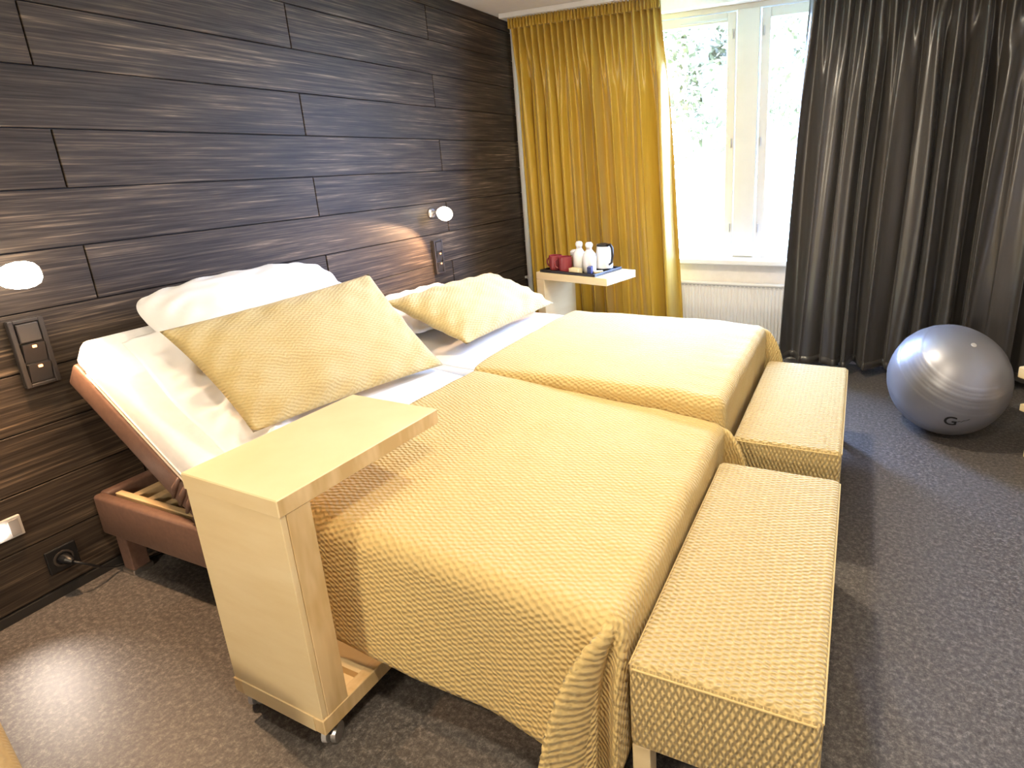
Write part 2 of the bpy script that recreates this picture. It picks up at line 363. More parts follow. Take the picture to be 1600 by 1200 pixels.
def switches(y0, y1, z0, z1, label):
    root = empty('switch_panel', (0, (y0+y1)/2, z0)); tag(root, label, 'switch', 'bedside switch panels')
    w = (y1-y0)/2; h = z1-z0
    bm = bmesh.new(); box(bm, 0, .012, -w, w, 0, h, bev=.003)
    obj('backplate', bm, DGREY, root)
    bm = bmesh.new()
    for a in ((-w, -w+.014, 0, h), (w-.014, w, 0, h), (-w+.014, w-.014, 0, .012), (-w+.014, w-.014, h-.012, h)): box(bm, .01, .024, a[0], a[1], a[2], a[3], bev=.002, seg=1)
    obj('surround', bm, DGREY, root)
    mh = (h-.024)/3
    for i in range(3):
        a = .012 + mh*i + .003; b = a + mh - .006
        if i == 2:
            obj('blank_cover', B(.012, .026, -w+.018, w-.018, a, b, bev=.003), KEYM, root)
        else:
            bm = bmesh.new(); vs = [bm.verts.new(p) for p in ((.012, -w+.018, a), (.012, w-.018, a), (.012, w-.018, b), (.012, -w+.018, b), (.017, -w+.018, a), (.017, w-.018, a), (.032, w-.018, b), (.032, -w+.018, b))]
            for f in ((0, 1, 2, 3), (4, 5, 6, 7), (0, 1, 5, 4), (1, 2, 6, 5), (2, 3, 7, 6), (3, 0, 4, 7)): bm.faces.new([vs[k] for k in f])
            rk = obj('rocker', bm, KEYM, root)
            obj('indicator_light', B(.030, .0345, -.006, .006, b-.014, b-.005, bev=.0015, seg=1), LEDO, rk)
    return root
switches(.212, .308, .785, 1.02, 'dark three-gang switch panel with two orange indicators at the left edge')
switches(2.395, 2.485, .775, 1.0, 'dark three-gang switch panel behind the farther bed')
# night light
nl = empty('night_light', (0, .035, .335)); tag(nl, 'lit grey wall night light low on the dark planks', 'night light')
obj('plate', B(0, .012, -.065, .058, -.038, .036, bev=.003), LGREY, nl)
obj('insert', B(.012, .015, .022, .05, -.03, .028, bev=.001, seg=1), mat('plate_insert', (.3, .27, .25), .45), nl)
bm = lathe(bmesh.new(), [(0, 0), (.026, 0), (.024, .006), (.014, .012), (0, .014)], 20, Matrix.Translation((.012, -.006, 0)) @ Matrix.Rotation(PI/2, 4, 'Y')); obj('lens', bm, NIGHTM, nl, smooth=True)
l = bpy.data.lights.new('night_light_beam', 'SPOT'); l.energy = NIGHT_POWER; l.color = (1, .86, .74); l.spot_size = math.radians(62); l.spot_blend = 1.0; l.shadow_soft_size = .02
lo = bpy.data.objects.new('night_light_beam', l); COL.objects.link(lo); lo.parent = nl; lo.location = (.03, -.006, 0); lo.rotation_euler = Vector((-.46, .20, .335)).to_track_quat('Z', 'Y').to_euler()
# power socket with plug
sk = empty('wall_socket', (0, .165, .145)); tag(sk, 'black wall socket with plugged-in cord low beside the bed leg', 'socket')
obj('plate', B(0, .011, -.046, .046, -.046, .046, bev=.004), BLACK, sk)
bm = lathe(bmesh.new(), [(.030, 0), (.030, .004), (.024, .004), (.022, -.002)], 24, Matrix.Translation((.011, .0, 0)) @ Matrix.Rotation(PI/2, 4, 'Y')); obj('socket_ring', bm, DGREY, sk, smooth='auto')
bm = bmesh.new(); tube(bm, [(.008, 0, 0), (.045, 0, 0), (.06, .004, -.006)], [.018, .016, .008], 12); obj('plug', bm, BLACK, sk, smooth='auto')
bm = bmesh.new(); tube(bm, [(.055, .004, -.006), (.075, .03, -.03), (.07, .07, -.075), (.05, .12, -.115), (.06, .2, -.138), (.12, .32, -.139), (.2, .42, -.139)], .0045, 8); obj('cord', bm, BLACK, sk, smooth=True)

# ---------------------------------------------------------------- beds
ZR0, ZR1 = .168, .330      # side rail
PT, MT = .100, .120         # platform and mattress thickness
XH, XF = .045, 2.10
def bed_path(ang, xb, zb_):
    """profile of the platform underside in XZ from head to foot: raised back then flat; returns function s->(x,z,nx,nz)"""
    pass
def prism_y(bm, prof, y0, y1, bev=0):
    """extrude closed XZ profile along Y"""
    A = [bm.verts.new((x, y0, z)) for x, z in prof]; B_ = [bm.verts.new((x, y1, z)) for x, z in prof]; n = len(prof)
    fs = [bm.faces.new(A), bm.faces.new(B_[::-1])]
    for i in range(n): fs.append(bm.faces.new((A[i], B_[i], B_[(i+1) % n], A[(i+1) % n])))
    if bev:
        bmesh.ops.recalc_face_normals(bm, faces=fs)
        es = [e for e in bm.edges if e.calc_face_angle(0) > .5]
        bmesh.ops.bevel(bm, geom=es, offset=bev, segments=3, profile=.5, affect='EDGES', clamp_overlap=True)
    return bm
def layer_profile(ang, xb, zlow, zfoot, thick, xhead_len, xfoot, extra_head=0, seg=10):
    """layer of given thickness: lower line bends at xb; foot end sinks to zfoot. Smooth bend."""
    ca, sa = math.cos(ang), math.sin(ang)
    low = []
    L1 = xhead_len
    for i in range(seg+1):
        t = i/seg; s = -L1*(1-t); low.append((xb + s*ca, zlow - s*sa))
    for i in range(1, seg+1):
        t = i/seg; x = lerp(xb, xfoot, t); low.append((x, lerp(zlow, zfoot, t)))
    # smooth bend
    for _ in range(3):
        low = [low[0]] + [((low[i-1][0]+2*low[i][0]+low[i+1][0])/4, (low[i-1][1]+2*low[i][1]+low[i+1][1])/4) for i in range(1, len(low)-1)] + [low[-1]]
    up_ = []
    for i, (x, z) in enumerate(low):
        a = low[max(i-1, 0)]; b = low[min(i+1, len(low)-1)]; tx, tz = b[0]-a[0], b[1]-a[1]; ll = math.hypot(tx, tz); nx, nz = -tz/ll, tx/ll
        up_.append((x+nx*thick, z+nz*thick))
    return low, up_
class Bed: pass
def make_bed(y0, y1, ang, xb, zfoot, hl, label, zl=.335):
    bd = Bed(); bd.y0, bd.y1 = y0, y1
    root = empty('adjustable_bed', ((XH+XF)/2, (y0+y1)/2, 0)); tag(root, label, 'bed', 'the pair of adjustable beds'); off = root.location
    def O(name, bm, m, parent=root, **k):
        bm.transform(Matrix.Translation(-off)); return obj(name, bm, m, parent, **k)
    rw = .038
    for ya, yb in ((y0, y0+rw), (y1-rw, y1)):
        bm = B(XH-.02, XF, ya, yb, ZR0, ZR1, bev=.012, seg=3); O('side_rail', bm, BROWN, smooth='auto')
    O('head_rail', B(XH-.035, XH+.012, y0+.03, y1-.03, ZR0, ZR1, bev=.012, seg=3), BROWN, smooth='auto')
    O('foot_rail', B(XF-.04, XF+.01, y0+.01, y1-.01, ZR0, ZR1-.01, bev=.012, seg=3), BROWN, smooth='auto')
    for ya, yb in ((y0+rw+.012, y0+rw+.036), (y1-rw-.036, y1-rw-.012)):
        O('inner_rail', B(XH+.03, XF-.06, ya, yb, ZR1-.045, ZR1-.006, bev=.003), PALEWOOD)
    for xx in (.155, .245, .34, 1.2, 1.9):
        O('cross_bar', B(xx-.018, xx+.018, y0+rw+.036, y1-rw-.036, ZR1-.05, ZR1-.01, bev=.003), PALEWOOD)
    O('bottom_board', B(XH+.02, XF-.05, y0+.04, y1-.04, ZR0+.005, ZR0+.02), DARKIN)
    for lx in (.10, XF-.16):
        for ly in (y0+.045, y1-.045):
            lg = O('leg', B(lx-.03, lx+.03, ly-.03, ly+.03, .012, ZR0+.006, bev=.004), BROWN)
            f = B(lx-.036, lx+.036, ly-.036, ly+.036, 0, .02, bev=.004); f.transform(Matrix.Translation(-off)); obj('leg_foot', f, CHROME, lg)
    # platform: raised back panel + seat and leg panel
    ca, sa = math.cos(ang), math.sin(ang)
    low, upl = layer_profile(ang, xb, zl, zfoot, PT, hl, XF-.01)
    bm = prism_y(bmesh.new(), low + upl[::-1], y0+.004, y1-.004, bev=.012); O('back_and_seat_platform', bm, BROWN, smooth='auto')
    if ang > .4:   # gathered cover at the hinge
        for i in range(5):
            s = -.16 + .035*i; px_, pz_ = xb + s*ca, zl - s*sa
            bm = bmesh.new(); tube(bm, [(px_+.006, y0+.004, pz_+.008), (px_+.035+.004*i, y0-.001, pz_+.055), (px_+.062, y0+.004, pz_+.09)], [.006, .010, .006], 8); O('hinge_pleat', bm, BROWN, smooth=True)
    bd.low, bd.up = low, upl; bd.root = root
    return bd
def mattress(bd, label, xf_extra=.0):
    low = [(x, z) for x, z in bd.up]; n = len(low)
    upl = []
    for i, (x, z) in enumerate(low):
        a = low[max(i-1, 0)]; b = low[min(i+1, n-1)]; tx, tz = b[0]-a[0], b[1]-a[1]; ll = math.hypot(tx, tz); upl.append((x - tz/ll*MT, z + tx/ll*MT))
    lowp = [(x, z+.002) for x, z in low]
    root = empty('mattress', (1.0, (bd.y0+bd.y1)/2, .45)); tag(root, label, 'mattress', 'white mattresses on the adjustable beds')
    bm = prism_y(bmesh.new(), lowp + upl[::-1], bd.y0+.006, bd.y1-.006, bev=.028); bm.transform(Matrix.Translation(-root.location)); obj('core', bm, WHITE, root, smooth='auto')
    for d in (.014, .03):
        for yy in (bd.y0+.006,):
            pts = []
            for (x, z), (X, Z) in zip(lowp, upl):
                t = d/MT; pts.append((lerp(x, X, t)-root.location.x, yy-root.location.y, lerp(z, Z, t)-root.location.z))
            bm = bmesh.new(); tube(bm, pts[1:-1], .0035, 8); obj('piping', bm, WHITE if d > .02 else PIPE, root, smooth=True)
    bd.top = upl
    return root
ANG = math.radians(39.5)
near = make_bed(.290, 1.335, ANG, .655, .250, .735, 'brown adjustable bed with steeply raised head, nearer of the pair', zl=.318)
mattress(near, 'white mattress bent up at the head on the nearer bed')
far = make_bed(1.365, 2.410, math.radians(11), .72, .33, .66, 'brown adjustable bed with slightly raised head, farther of the pair', zl=.33)
mattress(far, 'white mattress lying almost flat on the farther bed')
def path_at(P, s):
    """point and normal at arclength s along an XZ polyline"""
    acc = 0
    for (a, b) in zip(P, P[1:]):
        l = math.hypot(b[0]-a[0], b[1]-a[1])
        if s <= acc + l or b is P[-1]:
            t = (s-acc)/l; tx, tz = (b[0]-a[0])/l, (b[1]-a[1])/l
            return a[0]+tx*l*t, a[1]+tz*l*t, -tz, tx
        acc += l
def smooth_poly(P, n=3):
    for _ in range(n): P = [P[0]] + [((P[i-1][0]+2*P[i][0]+P[i+1][0])/4, (P[i-1][1]+2*P[i][1]+P[i+1][1])/4) for i in range(1, len(P)-1)] + [P[-1]]
    return P

# white duvet over the near mattress (raised part), crumpled along its near edge
def duvet(bd, s0, s1, y0, y1, th, label, wr, seed):
    P_ = smooth_poly(bd.top, 2)
    def f(a, b):
        s = lerp(s0, s1, a); y = lerp(y0, y1, b)
        y += .02*NZ(s*4+seed, 2.2)*(1-b) if b < .3 else 0
        x, z, nx, nz = path_at(P_, s)
        e = min(sstep(0, .09, b), sstep(0, .07, 1-b), sstep(0, .05, a)+.0, 1)
        d = th*e**.6
        near_ = (1-sstep(.0, .45, b))*(1-sstep(.82, .98, s)); d *= 1-.75*sstep(.95, 1.1, s)
        ca_, cb_ = s*.85 + y*.9, s*.9 - y*.85
        r1 = max(0, 1-abs(NZ(ca_*9+seed, cb_*3.2, .3))*3.0)**1.5; r2 = max(0, 1-abs(NZ(ca_*4.5+seed+7, cb_*11, 2.3))*3.2)**1.5
        d += wr*near_*(.62*r1 + .5*r2 + .5*NZ(s*5, y*6, seed))*sstep(0, .10, b)
        d += .006*NZ(s*5, y*5, seed)
        return x+nx*max(d, .002), y, z+nz*max(d, .002)
    o = obj('duvet', surf(90, 90, f), STRIPE, smooth=True); tag(o, label, 'duvet', 'white duvets'); solid(o, .004)
    return o
duvet(near, .06, 1.22, .385, 1.325, .045, 'crumpled white duvet on the raised head of the nearer bed', .058, 1.)
duvet(far, .04, 1.30, 1.40, 2.395, .02, 'smooth white duvet on the farther bed below the pillow', .004, 5.)

# bedspreads
def spread(label, x0, xf, y0, y1, zt, os_, of, ofar, rho, folds_near, folds_far, crown=.012, seed=0, side_flare=.02):
    def sat(h): return .23*(1-math.exp(-h/.15))
    def edge(s, r_):
        if s <= 0: return 0, 0
        q = r_*PI/2
        if s < q: th = s/r_; return r_*math.sin(th), r_*(1-math.cos(th))
        return r_, r_ + (s-q)
    umax = xf + of
    def f(a, b):
        u = lerp(x0, umax, a)
        osu = os_(min(u, xf))
        v = lerp(y0-osu, y1+ofar, b)
        du = max(0, u-xf); dn = max(0, y0-v); df = max(0, v-y1)
        cx = min(u, xf); cy = min(max(v, y0), y1)
        z = zt(cx) + crown*math.sin(PI*(cy-y0)/(y1-y0))**.6*(1-.4*sstep(xf-.2, xf, cx))
        z += .004*NZ(cx*3.5+seed, cy*3.5) + .0035*NZ(cx*9+seed, cy*7, 2.)
        # small pulled creases towards the foot edge
        z += .006*sstep(xf-.25, xf, cx)*NZ(cy*13+seed, cx*4, 5.)
        if du <= 0 and dn <= 0 and df <= 0: return cx, cy, z
        if dn > 0 and du <= 0:
            o_, d_ = edge(dn, rho); o_ += side_flare*(d_/.4) + .010*(d_/.4)*math.sin(u*9+seed) + .012*(d_/.4)*NZ(u*4, d_*3, seed)
            k = sstep(xf-.45, xf, u); o_ += k*.02*(d_/.4)
            return cx, cy-o_, z-d_
        if df > 0 and du <= 0:
            o_, d_ = edge(df, rho*.8); return cx, cy+min(o_, .03), z-d_
        if du > 0 and dn <= 0 and df <= 0:
            o_, d_ = edge(du, rho); o_ += .006*NZ(v*8, d_*4, seed)*min(1, d_/.1); return cx+o_, cy, z-d_
        sgn = -1 if dn > 0 else 1; dd = dn if dn > 0 else df
        folds = folds_near if dn > 0 else folds_far
        rr = math.hypot(du, dd); ph = math.atan2(du, dd)
        o_, d_ = edge(rr, rho); hang = max(0, rr-rho*.8)
        ox, oy = math.sin(ph)*o_, math.cos(ph)*o_
        if dn > 0: oy += (side_flare*(d_/.4) + .010*(d_/.4)*math.sin(xf*9+seed) + .012*(d_/.4)*NZ(xf*4, d_*3, seed)+.02*(d_/.4))*max(0, math.cos(ph))**2
        w = math.sin(2*ph); lift = 0
        for (c, sg, dx, dy, am) in folds:
            g = math.exp(-((math.degrees(ph)-c)/sg)**2)*min(1, 3*w)
            q = am*sat(hang)*g; ox += dx*q; oy += dy*q; lift += (dx*dx+dy*dy)*q*q/(2*max(hang, .03))
        return cx+ox, cy+sgn*oy, max(z-d_+lift, .012 + .004*NZ(u*9, v*9))
    o = obj('bedspread', surf(150, 150, f, lambda a, b: (lerp(x0, umax, a), lerp(y0-os_(x0), y1+ofar, b))), SPREAD, smooth=True)
    tag(o, label, 'bedspread', 'mustard bedspreads'); solid(o, .006, 1)
    return o
def z_near(x): return lerp(.578, .486, max(0, min(1, (x-1.02)/1.1)))
spread('mustard quilted bedspread draped to the floor on the nearer bed', 1.055, 2.122, .275, 1.303, z_near,
       lambda x: lerp(.385, .40, sstep(1.2, 1.7, x)), .40, .20, .045,
       [(28, 16, -.48, .72, 1.0), (53, 8, -.25, -.10, 1.0), (72, 10, .0, .34, 1.0)],
       [(52, 28, 1.0, -.50, .62)], seed=1.3)
spread('mustard quilted bedspread on the farther bed beside the window', 1.03, 2.115, 1.372, 2.40, lambda x: .582-.012*sstep(1.9, 2.1, x),
       lambda x: .13, .34, .34, .045, [(50, 25, .8, .3, .12)], [(50, 26, 1.0, -.1, .6)], seed=8.1, side_flare=-.02)

# pillows: quad of corners (TL,TR,BR,BL) puffed along the normal
def pillow(name, label, cat, quad, th, m, group, seed, pinch=.05, rnd=0, dent=None, nn=44, sag=0):
    q = [Vector(p) for p in quad]; cen = sum(q, Vector())/4
    root_loc = cen
    e1 = ((q[1]-q[0])+(q[2]-q[3])).normalized(); e2 = ((q[3]-q[0])+(q[2]-q[1])).normalized(); nrm = e2.cross(e1).normalized()
    if nrm.z < 0: nrm = -nrm
    bm = bmesh.new(); uvl = bm.loops.layers.uv.new('UVMap'); uvm = {}
    W_ = ((q[1]-q[0]).length+(q[2]-q[3]).length)/2; H_ = ((q[3]-q[0]).length+(q[2]-q[1]).length)/2
    g = {}
    for side in (1, -1):
        for i in range(nn+1):
            for j in range(nn+1):
                if side == -1 and (i in (0, nn) or j in (0, nn)): g[(side, i, j)] = g[(1, i, j)]; continue
                a, b = i/nn, j/nn; U, V = 2*a-1, 2*b-1
                Up = U*(1-pinch*(1-V*V)*abs(U)**3); Vp = V*(1-pinch*1.2*(1-U*U)*abs(V)**3)
                kk = 1-rnd*(abs(U)*abs(V))**3; Up *= kk; Vp *= kk; aa, bb_ = (Up+1)/2, (Vp+1)/2
                p = q[0].lerp(q[1], aa).lerp(q[3].lerp(q[2], aa), bb_)
                h = ((1-abs(U)**2.3)**.62)*((1-abs(V)**2.3)**.62)
                w = .012*NZ(U*2.2+seed, V*2.2, side)*min(1, h*2) + .007*NZ(U*5+seed, V*5, side+4)*min(1, h*3)
                # edge puckers
                er = max(abs(U), abs(V)); w += .006*math.sin((U*9+V*7)*2+seed)*sstep(.6, .9, er)*(1-sstep(.93, 1, er))
                if dent and side == 1:
                    for (du_, dv_, s_, am) in dent: w += am*math.exp(-(((U-du_)/s_)**2+((V-dv_)/s_)**2))
                d = side*th/2*h + w*(1 if side == 1 else .4)
                v = bm.verts.new(p + nrm*d - cen + Vector((0, 0, -sag*(1-U*U)*0))); uvm[v] = (Up*W_/2, Vp*H_/2); g[(side, i, j)] = v
        for i in range(nn):
            for j in range(nn):
                ff = bm.faces.new((g[(side, i, j)], g[(side, i+1, j)], g[(side, i+1, j+1)], g[(side, i, j+1)]))
                for l_ in ff.loops: l_[uvl].uv = uvm[l_.vert]
    o = obj(name, bm, m, smooth=True, loc=root_loc); tag(o, label, cat, group)
    # hem seam all round as a part
    pts = []
    for i in range(nn+1): pts.append(q[0].lerp(q[1], i/nn))
    return o
pillow('pillow', 'white pillow propped at the raised head of the nearer bed', 'pillow', [(.205, .455, 1.055), (.21, 1.30, 1.05), (.52, 1.27, .81), (.50, .49, .83)], .25, STRIPE, 'white pillows', 2., pinch=-.01, rnd=.12)
pillow('pillow', 'white pillow under the mustard one on the farther bed', 'pillow', [(.14, 1.46, .745), (.14, 2.25, .745), (.60, 2.25, .665), (.60, 1.43, .665)], .15, STRIPE, 'white pillows', 5., pinch=0, rnd=.1)
pillow('pillow', 'large mustard pillow leaning on the raised duvet behind the birch trolley', 'pillow', [(.510, .39, .978), (.490, 1.335, .992), (.905, 1.285, .602), (.79, .44, .638)], .13, CUSHION, 'mustard pillows', 9., pinch=.035,
       dent=[(-.45, .35, .22, -.022), (-.3, .6, .2, .012), (.1, -.3, .5, .01)])
pillow('pillow', 'plump mustard pillow on the farther bed by the dark wall', 'pillow', [(.555, 1.33, .862), (.545, 2.25, .835), (.865, 2.44, .618), (.88, 1.50, .632)], .19, CUSHION, 'mustard pillows', 14., pinch=.045,
       dent=[(.35, .55, .16, -.02), (.5, .6, .12, .012)])

# ---------------------------------------------------------------- benches at the foot
def bench(x0, x1, y0, y1, zt, label):
    root = empty('foot_bench', ((x0+x1)/2, (y0+y1)/2, 0)); tag(root, label, 'bench', 'upholstered benches at the bed foot')
    w, l = (x1-x0)/2, (y1-y0)/2
    bm = B(-w, w, -l, l, .165, zt, bev=.018, seg=4); o = obj('upholstered_box', bm, BENCHM, root, smooth='auto'); boxuv(o.data)
    bm = bmesh.new()
    for a, b in (((-w+.012, -l+.001, zt-.012), (w-.012, -l+.001, zt-.012)), ((w-.001, -l+.012, zt-.012), (w-.001, l-.012, zt-.012)), ((-w+.012, l-.001, zt-.012), (w-.012, l-.001, zt-.012)), ((-w+.001, -l+.012, zt-.012), (-w+.001, l-.012, zt-.012))): tube(bm, [a, b], .0025, 8)
    obj('seam_piping', bm, BENCHM, root, smooth='auto')
    for sx in (-1, 1):
        for sy in (-1, 1):
            obj('leg', B(sx*(w-.026)-.022, sx*(w-.026)+.022, sy*(l-.028)-.022, sy*(l-.028)+.022, 0, .168, bev=.003), BIRCH, root)
    return root
bench(2.184, 2.588, .228, 1.190, .400, 'mustard upholstered bench in front, at the foot of the nearer bed')
bench(2.190, 2.586, 1.385, 2.358, .400, 'mustard upholstered bench at the foot of the farther bed, near the silver ball')

# ---------------------------------------------------------------- overbed trolley (near)
def caster(parent, x, y, zt, rz=0):
    c = empty('caster', (x, y, 0), rz); c.parent = parent
    bm = bmesh.new(); tube(bm, [(0, 0, .045), (0, 0, zt)], .008, 10); box(bm, -.010, .010, -.008, .026, .038, .052, bev=.003); obj('fork', bm, BLACK, c, smooth='auto')
    for sx in (-1, 1):
        bm = bmesh.new(); tube(bm, [(sx*.006, .014, .025), (sx*.019, .014, .025)], .025, 18); obj('wheel', bm, CHROME if sx > 0 else LGREY, c, smooth='auto')
    return c
tr = empty('overbed_trolley', (1.25, .045, 0), math.radians(-1.8)); tag(tr, 'birch C-shaped trolley on casters reaching over the nearer bed', 'table')
TW, TZ, T0, TT = .176, .752, .072, .046
tt = obj('table_top', B(-TW, TW, 0, .545, TZ-TT, TZ, bev=.0025, seg=1), BIRCH, tr); tt.data.materials.append(BIRCH_END)
for p in tt.data.polygons:
    if abs(p.normal.x) > .9: p.material_index = 1
obj('front_panel', B(-TW+.003, TW-.004, .003, .018, T0+TT, TZ-TT, bev=.001, seg=1), BIRCH, tr)
for s in (-1, 1):
    obj('side_panel', B(s*(TW-.01)-.008, s*(TW-.01)+.008, .0185, .082, T0+TT, TZ-TT, bev=.001, seg=1), BIRCH_END, tr)
obj('back_panel', B(-TW+.02, TW-.02, .072, .082, T0+TT, TZ-TT), BIRCH, tr)
for s in (-1, 1):
    obj('base_rail', B(s*(TW-.018)-.018, s*(TW-.018)+.018, .0, .50, T0, T0+TT, bev=.002, seg=1), BIRCH_END, tr)
obj('base_board', B(-TW+.036, TW-.036, .0, .50, T0, T0+.018), BIRCH, tr)
obj('base_cross_piece', B(-TW+.036, TW-.036, .0, .05, T0+.018, T0+TT), BIRCH, tr)
obj('base_cross_piece', B(-TW+.036, TW-.036, .15, .19, T0+.018, T0+TT-.004), BIRCH, tr)
for x, y in ((-TW+.03, .03), (TW-.03, .03), (-TW+.03, .46), (TW-.03, .46)): caster(tr, x, y, T0+.001, .4)

# side table by the curtain
st = empty('side_table', (.868, 2.918, 0), math.radians(-12)); tag(st, 'birch C-shaped side table carrying the coffee tray', 'table')
SL, SD, SZ = .30, .175, .735
obj('table_top', B(-SL, SL, -SD, SD, SZ-.05, SZ, bev=.003, seg=1), BIRCH, st)
obj('column', B(-SL, -SL+.07, -SD, SD, .118, SZ-.05, bev=.003, seg=1), BIRCH, st)
obj('base', B(-SL, SL-.08, -SD, SD, .072, .118, bev=.003, seg=1), BIRCH, st)
for x, y in ((-SL+.04, -SD+.04), (-SL+.04, SD-.04), (SL-.13, -SD+.04), (SL-.13, SD-.04)): caster(st, x, y, .073, 1.)
# tray and coffee things (positions in side-table frame)
STM = Matrix.Translation((.868, 2.918, 0)) @ Matrix.Rotation(math.radians(-12), 4, 'Z')
def onst(x, y, z=SZ): return STM @ Vector((x, y, z))
ty = empty('serving_tray', onst(-.03, -.012), math.radians(-12)); tag(ty, 'black rectangular tray with pale rim on the birch side table', 'tray')
obj('tray_base', B(-.225, .225, -.15, .15, .0005, .008, bev=.003), BLACK, ty)
bm = bmesh.new()
for a in ((-.235, -.222, -.16, .16), (.222, .235, -.16, .16), (-.222, .222, -.16, -.147), (-.222, .222, .147, .16)): box(bm, a[0], a[1], a[2], a[3], .001, .020, bev=.003)
obj('tray_rim', bm, BLACK, ty)
TZt = SZ + .009
def mug(x, y, rz, label):
    root = empty('mug', onst(x, y, TZt), rz); root.scale = (1.22,)*3; tag(root, label, 'mug', 'maroon mugs on the tray')
    bm = lathe(bmesh.new(), [(0, 0), (.030, 0), (.036, .004), (.038, .04), (.038, .082), (.036, .084), (.034, .082), (.034, .01), (0, .008)], 24); obj('body', bm, MAROON, root, smooth='auto')
    bm = bmesh.new(); tube(bm, [(-.036, 0, .066)] + [(-.038-.024*math.sin(PI*k/8), 0, .042+.026*math.cos(PI*k/8)) for k in range(1, 8)] + [(-.036, 0, .018)], .005, 8); obj('handle', bm, MAROON, root, smooth=True)
    return root
mug(-.19, -.085, -.2, 'maroon mug at the left end of the tray')
mug(-.088, -.105, .15, 'maroon mug next to the white bottles on the tray')
sr = bpy.data.objects.new('x', None); bpy.data.objects.remove(sr)
bm = lathe(bmesh.new(), [(0, 0), (.05, 0), (.085, .008), (.088, .011), (.084, .011), (.05, .004), (0, .004)], 28); bm.transform(Matrix.Diagonal((.6, .55, 1, 1)))
o = obj('saucer', bm, CERAM, smooth='auto', loc=onst(-.185, .055, TZt)); tag(o, 'small white saucer behind the maroon mugs', 'saucer')
def bottle(x, y, label):
    root = empty('bottle', onst(x, y, TZt)); root.scale = (1.2, 1.2, 1.0); tag(root, label, 'bottle', 'white bottles on the tray')
    bm = lathe(bmesh.new(), [(0, 0), (.034, 0), (.038, .006), (.038, .10), (.034, .125), (.020, .145), (.015, .155), (.015, .168), (0, .168)], 22); obj('body', bm, CERAM, root, smooth='auto')
    bm = lathe(bmesh.new(), [(0, .166), (.017, .166), (.021, .174), (.021, .188), (.014, .2), (0, .202)], 18); obj('cap', bm, CERAM, root, smooth='auto')
    bm = lathe(bmesh.new(), [(.0155, .154), (.0165, .156), (.0165, .163), (.0155, .165)], 18); obj('neck_band', bm, LGREY, root, smooth='auto')
bottle(-.01, -.045, 'white round-capped bottle on the tray, left one of the pair')
bottle(.085, -.06, 'white round-capped bottle on the tray, right one of the pair')
jr = empty('sugar_jar', onst(-.10, .02, TZt)); tag(jr, 'small jar with white lid behind the mugs', 'jar')
bm = lathe(bmesh.new(), [(0, 0), (.030, 0), (.032, .004), (.032, .085), (.026, .095), (0, .095)], 20); obj('body', bm, AMBER, jr, smooth='auto')
bm = lathe(bmesh.new(), [(0, .094), (.030, .094), (.033, .1), (.033, .118), (.02, .13), (0, .133)], 20); obj('lid', bm, CERAM, jr, smooth='auto')
kt = empty('electric_kettle', onst(.125, .05, TZt), math.radians(-30)); kt.scale = (.9, .9, .95); tag(kt, 'white electric kettle with black lid and handle behind the bottles', 'kettle')
bm = lathe(bmesh.new(), [(0, .018), (.068, .018), (.07, .03), (.062, .10), (.052, .165), (.05, .172), (0, .172)], 28); obj('body', bm, CERAM, kt, smooth='auto')
bm = lathe(bmesh.new(), [(0, 0), (.07, 0), (.072, .006), (.070, .017), (0, .017)], 28); obj('power_base', bm, BLACK, kt, smooth='auto')
bm = lathe(bmesh.new(), [(0, .171), (.051, .171), (.048, .184), (.02, .192), (0, .193)], 28); obj('lid', bm, BLACK, kt, smooth='auto')
bm = bmesh.new(); tube(bm, [(.045, 0, .178), (.085, 0, .185), (.105, 0, .165), (.108, 0, .11), (.095, 0, .06), (.066, 0, .045)], [.010, .011, .011, .010, .009, .009], 10); obj('handle', bm, BLACK, kt, smooth=True)
bm = bmesh.new(); tube(bm, [(-.045, 0, .15), (-.068, 0, .168), (-.078, 0, .172)], [.02, .013, .01], 10); obj('spout', bm, CERAM, kt, smooth=True)
o = obj('sachet_box', B(-.042, .042, -.022, .022, 0, .034, bev=.002), CREAMP, loc=onst(.02, -.135, TZt), rot=(0, 0, -.3)); tag(o, 'small cream box of tea sachets at the front of the tray', 'box')
o = obj('tea_packet', B(-.014, .014, -.03, .03, 0, .05, bev=.003), NAVY, loc=onst(.13, -.12, TZt), rot=(0, 0, .2)); tag(o, 'small navy blue packet standing on the tray', 'packet')
o = obj('sugar_packet', B(-.03, .03, -.02, .02, 0, .014, bev=.003), CREAMP, loc=onst(.158, -.065, TZt), rot=(0, 0, .5)); tag(o, 'flat cream packet at the right end of the tray', 'packet')

# ---------------------------------------------------------------- exercise ball
BR = .287; BC = Vector((3.07, 2.64, BR))
ball = empty('exercise_ball', (BC.x, BC.y, 0)); tag(ball, 'silver exercise ball on the floor in front of the charcoal curtain', 'ball')
axis = Vector((.25, -.5, .83)).normalized(); rm = axis.to_track_quat('Z', 'Y').to_matrix().to_4x4()
prof = []
for i in range(97):
    th = PI*i/96; la = math.degrees(th)-90
    rr = BR
    if 8 < abs(la) < 44 and math.sin(la*1.35) > .2: rr += .0024*abs(math.sin(la*1.35))
    prof.append((rr*math.sin(th), -rr*math.cos(th)))
prof[0] = (0, -BR); prof[-1] = (0, BR)
bm = lathe(bmesh.new(), prof, 72, Matrix.Translation((0, 0, BR)) @ rm); obj('shell', bm, SILVER, ball, smooth=True)
bm = lathe(bmesh.new(), [(0, BR+.003), (.012, BR+.003), (.014, BR-.002)], 16, Matrix.Translation((0, 0, BR)) @ rm); obj('valve_plug', bm, LGREY, ball, smooth='auto')
